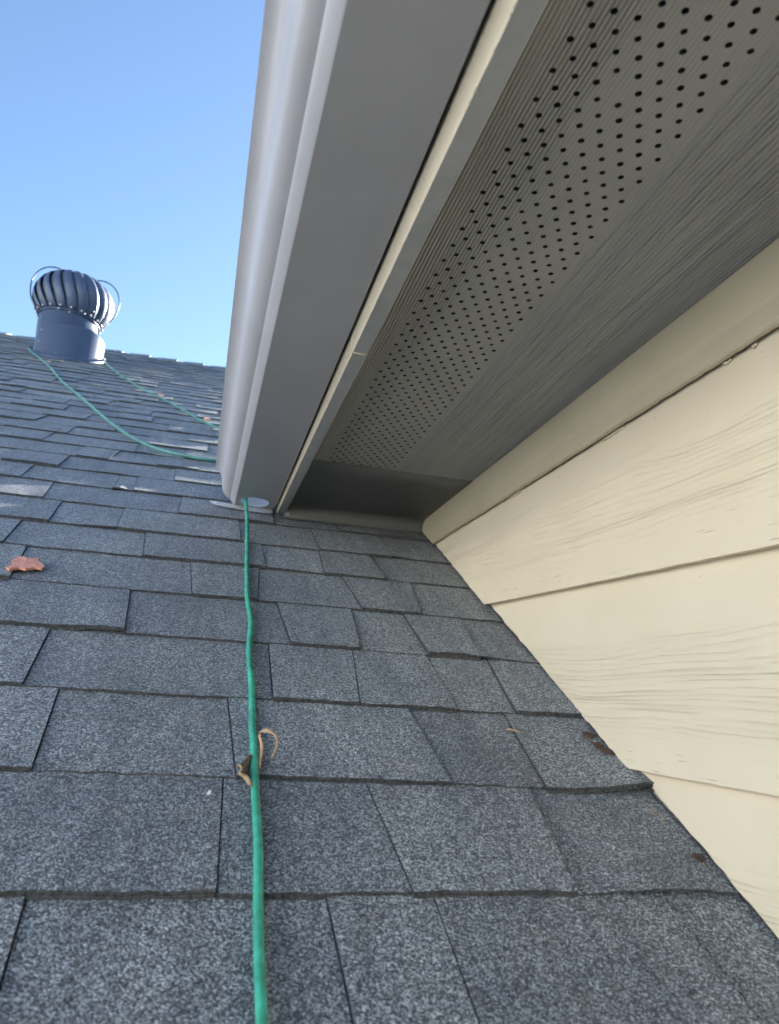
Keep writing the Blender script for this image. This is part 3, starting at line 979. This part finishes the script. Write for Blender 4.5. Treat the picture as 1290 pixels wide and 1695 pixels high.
t = tube(pth, [CR * (1 + 0.05 * noise.noise((q_.y * 60, 3, 2))) for q_ in pth], 14)
cab = mesh('green_cable', t[0], t[1], M_GREEN, smooth=True)
tag(cab, 'green cable dropping from the gutter outlet straight down the shingles', 'cable')
# the far loop round the turbine vent
VC = Vector((-0.905, 4.30, 0)); VC.z = roof_z(VC.y)
VR = 0.180
CR2 = 0.0045
loop = []
for px, py in ((400, 772), (356, 769), (320, 764), (270, 753), (225, 735), (190, 712), (160, 687), (130, 660), (100, 634), (80, 610)):
    q = ray_roof(px, py); v = q.dot(TT); loop.append(q + NN * (0.009 + CR2 * 0.6))
for a in (200, 170, 140, 110, 80, 50, 20, -5):
    x = VC.x + (VR + 0.018) * math.cos(RAD(a)); y = VC.y + (VR + 0.025) * math.sin(RAD(a)) * 1.0
    loop.append(Vector((x, y, roof_z(y))) + NN * 0.022)
for px, py in ((182, 612), (210, 632), (240, 651), (268, 664), (300, 682), (330, 700), (362, 714), (405, 728)):
    loop.append(ray_roof(px, py) + NN * (0.009 + CR2 * 0.6))
t = tube(smooth_path(loop, 6), CR2, 10)
lp = mesh('green_cable', t[0], t[1], M_GREEN2, smooth=True)
tag(lp, 'green cable looped around the foot of the turbine vent', 'cable')

# ------------------------------------------------------------------ turbine vent
vent = empty('turbine_vent', VC)
tag(vent, 'dark spinning turbine vent with curved vanes near the roof ridge', 'roof vent')
ST_H = 0.212
HEADTILT = Matrix.Rotation(RAD(3), 4, 'Y') @ Matrix.Scale(0.905, 4)
LEAN = Matrix.Rotation(RAD(1.2), 4, 'Y')
def ring_pts(r, z, seg, xf):
    return [VC + (xf @ Vector((r * math.cos(2 * math.pi * k / seg), r * math.sin(2 * math.pi * k / seg), z))) for k in range(seg)]
def lower_stem():
    seg = 48; vs, fs = [], []
    for k in range(seg):
        t = 2 * math.pi * k / seg
        x, y = VR * math.cos(t), VR * math.sin(t)
        zb = 0.5293967 * y - 0.02
        zt = 0.085 + 0.16 * x - 0.25 * y
        zt = max(zt, zb + 0.03)
        p0 = LEAN @ Vector((x * 0.99, y * 0.99, zt)); p1 = LEAN @ Vector((x * 1.03, y * 1.03, zt - 0.006))
        vs += [VC + Vector((x * 1.03, y * 1.03, zb)), VC + p1, VC + p1, VC + p0]
    for k in range(seg):
        a = 4 * k; b = 4 * ((k + 1) % seg)
        fs += [(a, b, b + 1, a + 1), (a + 2, b + 2, b + 3, a + 3)]
    return vs, fs
d = lower_stem()
st = mesh('lower_stem', d[0], d[1], M_STEM, vent, smooth=True)
HEADC = LEAN @ Vector((-0.032, 0, ST_H))
HX = Matrix.Translation(HEADC) @ HEADTILT
def upper_stem():
    seg = 48; vs, fs = [], []
    r = VR * 0.995
    for k in range(seg):
        t = 2 * math.pi * k / seg
        x, y = r * math.cos(t), r * math.sin(t)
        vs += [VC + (LEAN @ Vector((x, y, 0.0 + 0.16 * x - 0.25 * y))), VC + (HX @ Vector((x, y, -0.03))), VC + (HX @ Vector((x, y, 0.012)))]
    for k in range(seg):
        a = 3 * k; b = 3 * ((k + 1) % seg)
        fs += [(a, b, b + 1, a + 1), (a + 1, b + 1, b + 2, a + 2)]
    return vs, fs
d = upper_stem()
us = mesh('upper_stem', d[0], d[1], M_STEM, vent, smooth=True)
def torus(R, r, z, xf, seg=48):
    return tube([VC + (xf @ Vector((R * math.cos(2 * math.pi * k / seg), R * math.sin(2 * math.pi * k / seg), z))) for k in range(seg)], r, 8, closed=True)
t = torus(VR * 1.015, 0.006, 0.010, HX); mesh('collar', t[0], t[1], M_VENT, vent, smooth=True)
# base flange on the shingles
vs, fs = [], []
for k in range(40):
    t = 2 * math.pi * k / 40
    for r, wv_ in ((VR * 1.01, 0.030), (VR * 1.12, 0.014), (VR * 1.12, 0.006)):
        y = VC.y + r * math.sin(t) ; x = VC.x + r * math.cos(t)
        vs.append(Vector((x, y, roof_z(y))) + NN * wv_)
for k in range(40):
    a = 3 * k; b = 3 * ((k + 1) % 40)
    fs += [(a, b, b + 1, a + 1), (a + 1, b + 1, b + 2, a + 2)]
fix_normals(mesh('base_flange', vs, fs, M_VENT, vent, smooth=True))
# globe of vanes
NV = 20
gprof = [(0.184, 0.012), (0.196, 0.022), (0.222, 0.060), (0.240, 0.105), (0.247, 0.150), (0.240, 0.200), (0.214, 0.250), (0.165, 0.292), (0.095, 0.316)]
def vane_data():
    vs, fs = [], []
    rows = len(gprof); m = 7
    span = 2 * math.pi / NV * 1.22
    for i, (r, z) in enumerate(gprof):
        tw = -0.55 * (z - 0.012) / 0.30 * 0.9
        bulge = math.sin(math.pi * min(1, (i + 0.15) / (rows - 0.8))) ** 0.6
        for k in range(m):
            s = k / (m - 1)
            a = span * s + tw
            rr = r - 0.030 * bulge * (1 - s) ** 1.6 + 0.006 * bulge * math.sin(math.pi * s)
            vs.append((rr * math.cos(a), rr * math.sin(a), z))
    for i in range(rows - 1):
        for k in range(m - 1):
            a = i * m + k
            fs.append((a, a + 1, a + m + 1, a + m))
    return vs, fs
d = vane_data()
vme = bpy.data.meshes.new('vane'); vme.from_pydata(d[0], [], d[1]); vme.materials.append(M_VENT)
vme.polygons.foreach_set('use_smooth', [True] * len(vme.polygons))
bmr = bmesh.new(); bmesh.ops.create_icosphere(bmr, subdivisions=1, radius=0.0075)
rme = bpy.data.meshes.new('rivet'); bmr.to_mesh(rme); bmr.free(); rme.materials.append(M_RIVET)
for k in range(NV):
    rot = Matrix.Rotation(2 * math.pi * k / NV, 4, 'Z')
    o = bpy.data.objects.new('vane', vme); COL.objects.link(o); o.parent = vent
    o.matrix_basis = HX @ rot
    md = o.modifiers.new('thickness', 'SOLIDIFY'); md.thickness = 0.0015
    rv = bpy.data.objects.new('rivet', rme); COL.objects.link(rv); rv.parent = o
    a = 2 * math.pi / NV * 0.6
    rv.location = (0.199 * math.cos(a), 0.199 * math.sin(a), 0.024)
# top plate
vs, fs = [], []
for k in range(32):
    t = 2 * math.pi * k / 32
    for r, z in ((0.112, 0.312), (0.100, 0.322), (0.05, 0.328)):
        vs.append(VC + (HX @ Vector((r * math.cos(t), r * math.sin(t), z))))
for k in range(32):
    a = 3 * k; b = 3 * ((k + 1) % 32)
    fs += [(a, b, b + 1, a + 1), (a + 1, b + 1, b + 2, a + 2)]
fs.append(tuple(3 * k + 2 for k in range(32)))
fix_normals(mesh('top_plate', vs, fs, M_VENT, vent, smooth=True))
# brace rods arching outside the globe
for ang in (188, 8, 98):
    pts = []
    for r, z in ((0.230, 0.085), (0.252, 0.125), (0.266, 0.19), (0.264, 0.25), (0.240, 0.31), (0.196, 0.350), (0.145, 0.362), (0.095, 0.350), (0.07, 0.322)):
        pts.append(VC + (HX @ Vector((r * math.cos(RAD(ang)), r * math.sin(RAD(ang)), z))))
    t = tube(smooth_path(pts, 3), 0.0042, 7)
    mesh('brace_rod', t[0], t[1], M_VENT, vent, smooth=True)
# bolts on the stem
bi = 0
for (a, z, top) in ((250, 0.215, 1), (270, 0.20, 1), (295, 0.215, 1), (310, 0.25, 1), (222, 0.09, 0), (222, 0.02, 0), (262, -0.06, 0), (205, 0.27, 1), (318, 0.29, 1)):
    p = LEAN @ Vector((VR * 1.005 * math.cos(RAD(a)), VR * 1.005 * math.sin(RAD(a)), z))
    b = bpy.data.objects.new('rivet', rme); COL.objects.link(b); b.parent = us if top else st
    b.matrix_parent_inverse = Matrix.Translation(vent.location).inverted() if False else Matrix.Identity(4)
    b.location = VC + p; b.scale = (0.7, 0.7, 0.7)

# ------------------------------------------------------------------ litter on the shingles
def surf(u, v, lift=0.0):
    k = (v - C0) / EXP; fr = k - math.floor(k)
    return P(u, v, 0.0085 - 0.0055 * fr + lift)
def flake(name, outline, c, th, mat, label, cat, bend=0.0, lift=0.001, rot=0.0, group=None):
    """a thin torn flake: outline in mm around its centre, lying on the shingles at (u, v)"""
    u0, v0 = c
    n = len(outline); vs, fs = [], []
    cr, sr = math.cos(rot), math.sin(rot)
    for tp in (1, 0):
        for sc in (1.0, 0.55):
            for x, y in outline:
                x2, y2 = (x * cr - y * sr) * sc / 1000, (x * sr + y * cr) * sc / 1000
                w_ = lift + (th if tp else 0) + bend * x2 * x2 + 0.0012 * noise.noise((x2 * 180, y2 * 180, u0 * 7)) * (1 if tp else 0.6)
                vs.append(surf(u0 + x2, v0 + y2, max(w_, 0.0004)))
        vs.append(surf(u0, v0, lift + (th if tp else 0)))
    h = 2 * n + 1
    for i in range(n):
        j = (i + 1) % n
        fs += [(i, j, n + j, n + i), (n + i, n + j, 2 * n)]
        fs += [(h + j, h + i, h + n + i, h + n + j), (h + n + j, h + n + i, h + 2 * n)]
        fs.append((i, h + i, h + j, j))
    o = mesh(name, vs, fs, mat); fix_normals(o)
    tag(o, label, cat, group)
    return o
q = ray_roof(41, 948); 
flake('orange_flake', [(-20, 8), (-18, 26), (-12, 32), (-7, 25), (1, 26), (8, 33), (12, 18), (18, 8), (25, -4), (23, -14), (14, -12), (5, -24), (-4, -20), (-13, -32), (-19, -24), (-15, -6)],
      (q.x, q.dot(TT) + 0.004), 0.0035, M_ORANGE, 'torn salmon orange flake lying on the shingles at far left', 'flake', 0.0, 0.002)
for (px, py, s, lab) in ((266, 661, 1.0, 'small orange leaf caught on the upper strand of the green cable'), (342, 702, 1.5, 'pale orange leaf by the cable next to the gutter edge')):
    q = ray_roof(px, py)
    rr = random.Random(px)
    ol = [(math.cos(a) * (9 + rr.uniform(-2, 4)) * s, math.sin(a) * (18 + rr.uniform(-5, 5)) * s) for a in [k * math.pi / 4 for k in range(8)]]
    flake('fallen_leaf', ol, (q.x, q.dot(TT)), 0.001, M_ORANGE, lab, 'leaf', 6.0, 0.012)
# dry curled leaf caught under the near cable
def ribbon(pts, widths, wdirs):
    vs, fs = [], []
    m = 5
    for p, w_, d_ in zip(pts, widths, wdirs):
        p = Vector(p); d_ = Vector(d_).normalized()
        for k in range(m):
            s = k / (m - 1) - 0.5
            vs.append(p + d_ * (w_ * s) + NN * (0.0012 * (1 - (2 * s) ** 2)))
    for i in range(len(pts) - 1):
        for k in range(m - 1):
            a = i * m + k; fs.append((a, a + 1, a + m + 1, a + m))
    return vs, fs
leaf = empty('dry_leaf', surf(0.064, 0.60))
tag(leaf, 'curled dry tan leaf caught under the green cable', 'leaf')
def lp_(px, py, lift):
    q = ray_roof(px, py, lift); return q
curl_pts = [(431, 1272, 0.011), (431, 1258, 0.013), (434, 1244, 0.016), (433, 1230, 0.019), (430, 1220, 0.022), (431, 1213, 0.026), (438, 1209.5, 0.029), (447, 1211, 0.030), (455, 1217, 0.028), (459, 1226, 0.025), (458, 1236, 0.021), (454, 1246, 0.017), (450, 1255, 0.013)]
pts = [lp_(*c) for c in curl_pts]
wd = [0.0012, 0.0026, 0.0036, 0.0032, 0.0026, 0.0032, 0.0042, 0.0048, 0.0034, 0.0018, 0.0014, 0.0012, 0.0006]
dirs = [Vector((1, 0, 0)) * a + NN * b + TT * c for a, b, c in [(1, .3, 0)] * 3 + [(1, .5, 0)] * 2 + [(.8, .5, .5), (.1, .4, 1), (-.2, .3, 1), (.6, .3, .8), (1, .3, .3), (1, .2, .2), (1, .2, 0), (1, 0, 0)]]
d = ribbon(smooth_path(pts, 3), [wd[min(i // 3, 12)] * (1 - (i % 3) / 3) + wd[min(i // 3 + 1, 12)] * ((i % 3) / 3) for i in range(37)], [dirs[min(i // 3, 12)] for i in range(37)])
o = mesh('curled_strip', d[0], d[1], M_LEAF, leaf, smooth=True)
o.modifiers.new('thickness', 'SOLIDIFY').thickness = 0.0004
# left half: a dark hollow with a pale turned-up rim
hol = [(417, 1249, .016), (411, 1250, .019), (408.5, 1252, .018), (407, 1257, .017), (401, 1262, .018), (393, 1267, .021), (397.5, 1269, .019), (399.5, 1273, .018),
       (398, 1278, .018), (395, 1282, .020), (403, 1285, .014), (409, 1290, .013), (413, 1296, .013), (417, 1300, .013), (418, 1285, .009), (418, 1265, .009)]
vs = [lp_(*c) for c in hol]; n_ = len(vs)
vs += [Vector(v).lerp(lp_(410, 1275, .009), 0.5) - NN * 0.0015 for v in vs] + [lp_(411, 1275, .008)]
fs = []
for i in range(n_):
    j = (i + 1) % n_
    fs += [(i, j, n_ + j, n_ + i), (n_ + i, n_ + j, 2 * n_)]
o = mesh('leaf_hollow', vs, fs, M_HOL, leaf, smooth=True); fix_normals(o)
o.modifiers.new('thickness', 'SOLIDIFY').thickness = 0.0005
rim = [(395, 1281, .021), (399, 1282.5, .022), (404, 1285, .021), (408.5, 1289, .020), (412, 1294, .019), (415, 1299, .017), (417.5, 1302, .014)]
rw = [0.0008, 0.0022, 0.0034, 0.0042, 0.0040, 0.0030, 0.0010]
rdir = Vector((0.75, 0, 0)) + TT * 0.65 + NN * 0.25
sp_r = smooth_path([lp_(*c) for c in rim], 3)
d = ribbon(sp_r, [rw[min(i // 3, 6)] * (1 - (i % 3) / 3) + rw[min(i // 3 + 1, 6)] * ((i % 3) / 3) for i in range(len(sp_r))], [rdir] * len(sp_r))
o = mesh('leaf_rim', d[0], d[1], M_LEAF, leaf, smooth=True); o.modifiers.new('thickness', 'SOLIDIFY').thickness = 0.0004
rim2 = [(393, 1267, .0215), (397.5, 1268.5, .021), (400, 1271.5, .020), (399.5, 1276, .020), (396.5, 1281, .021)]
sp_r = smooth_path([lp_(*c) for c in rim2], 3)
d = ribbon(sp_r, [0.0010] * len(sp_r), [Vector((1, 0, 0)) + NN * 0.4] * len(sp_r))
o = mesh('leaf_rim', d[0], d[1], M_LEAF, leaf, smooth=True); o.modifiers.new('thickness', 'SOLIDIFY').thickness = 0.0004
# chips, twig and leaf litter along the wall
q = ray_roof(345, 1322)
flake('paint_chip', [(-1.2, -2.4), (1.0, -2.2), (1.5, 0), (1.0, 2.4), (-0.9, 2.2), (-1.5, 0)], (q.x, q.dot(TT)), 0.0014, M_WHITE, 'tiny white paint chip on the shingle left of the cable', 'paint chip', 0, 0.0008, -0.3)
q = ray_roof(846, 1219); a = surf(q.x - 0.006, q.dot(TT) + 0.003, 0.0016); b = surf(q.x + 0.008, q.dot(TT) - 0.003, 0.002)
t = tube([a, a.lerp(b, 0.3) + NN * 0.0012, a.lerp(b, 0.7) + NN * 0.0006, b], [0.0006, 0.0011, 0.0010, 0.0005], 7)
tag(mesh('twig', t[0], t[1], M_LEAF, smooth=True), 'short brown twig lying on a shingle near the wall', 'twig')
rl = random.Random(21)
labs = ['reddish brown leaf scrap on the shingles beside the siding', 'dark brown leaf scrap wedged against the siding', 'grey-brown leaf scrap at the lap corner of the siding', 'thin brown leaf scrap tucked under the lowest siding board']
for (px, py, s), lab in zip(((974, 1228, 1.0), (988, 1246, 1.1), (1000, 1256, 1.0), (1158, 1436, 0.8)), labs):
    q = ray_roof(px, py)
    ol = [(math.cos(a) * (8 + rl.uniform(-3, 3)) * s, math.sin(a) * (7 + rl.uniform(-3, 3)) * s) for a in [k * math.pi / 4 for k in range(8)]]
    flake('leaf_scrap', ol, (min(q.x, WALL_X - 0.006), q.dot(TT)), 0.0012, M_BROWN, lab, 'leaf', 8.0, 0.002, rl.uniform(0, 3))
# loose tan grit gathered along seams and the foot of the wall: nobody could count it
rg = random.Random(31)
vs, fs = [], []
def grain(p, s):
    o = len(vs)
    for dx, dy, dz in ((1, 0, 0), (-.6, .9, 0), (-.6, -.8, 0), (0, 0, 1.0)):
        vs.append(p + Vector((dx * s * rg.uniform(.6, 1.3), 0, 0)) + TT * (dy * s * rg.uniform(.6, 1.3)) + NN * (dz * s * rg.uniform(.5, 1.1)))
    fs.extend([(o, o + 1, o + 3), (o + 1, o + 2, o + 3), (o + 2, o, o + 3), (o, o + 2, o + 1)])
clusters = [(1004, 1264, 90, .010), (1012, 1268, 60, .008), (1040, 1276, 60, .012), (1088, 1355, 70, .006), (912, 1152, 40, .006), (800, 1106, 50, .008), (860, 1105, 30, .010),
            (775, 1012, 40, .012), (722, 970, 30, .008), (660, 935, 12, .01), (560, 928, 8, .01), (840, 1195, 30, .004), (855, 1280, 30, .012), (880, 1300, 20, .008), (930, 1325, 20, .012)]
for px, py, k, sp_ in clusters:
    q = ray_roof(px, py); v = q.dot(TT)
    for _ in range(k):
        u_ = min(q.x + rg.gauss(0, sp_), WALL_X - 0.001)
        grain(surf(u_, v + rg.gauss(0, sp_), -0.0004), rg.uniform(0.0004, 0.0011))
for _ in range(500):
    v = rg.uniform(0.3, 1.45); grain(surf(WALL_X - abs(rg.gauss(0, 0.006)), v, -0.0004), rg.uniform(0.0003, 0.0009))
gr = mesh('grit', vs, fs, M_GRIT)
tag(gr, 'loose tan grit gathered along the foot of the siding', 'grit', kind='stuff')
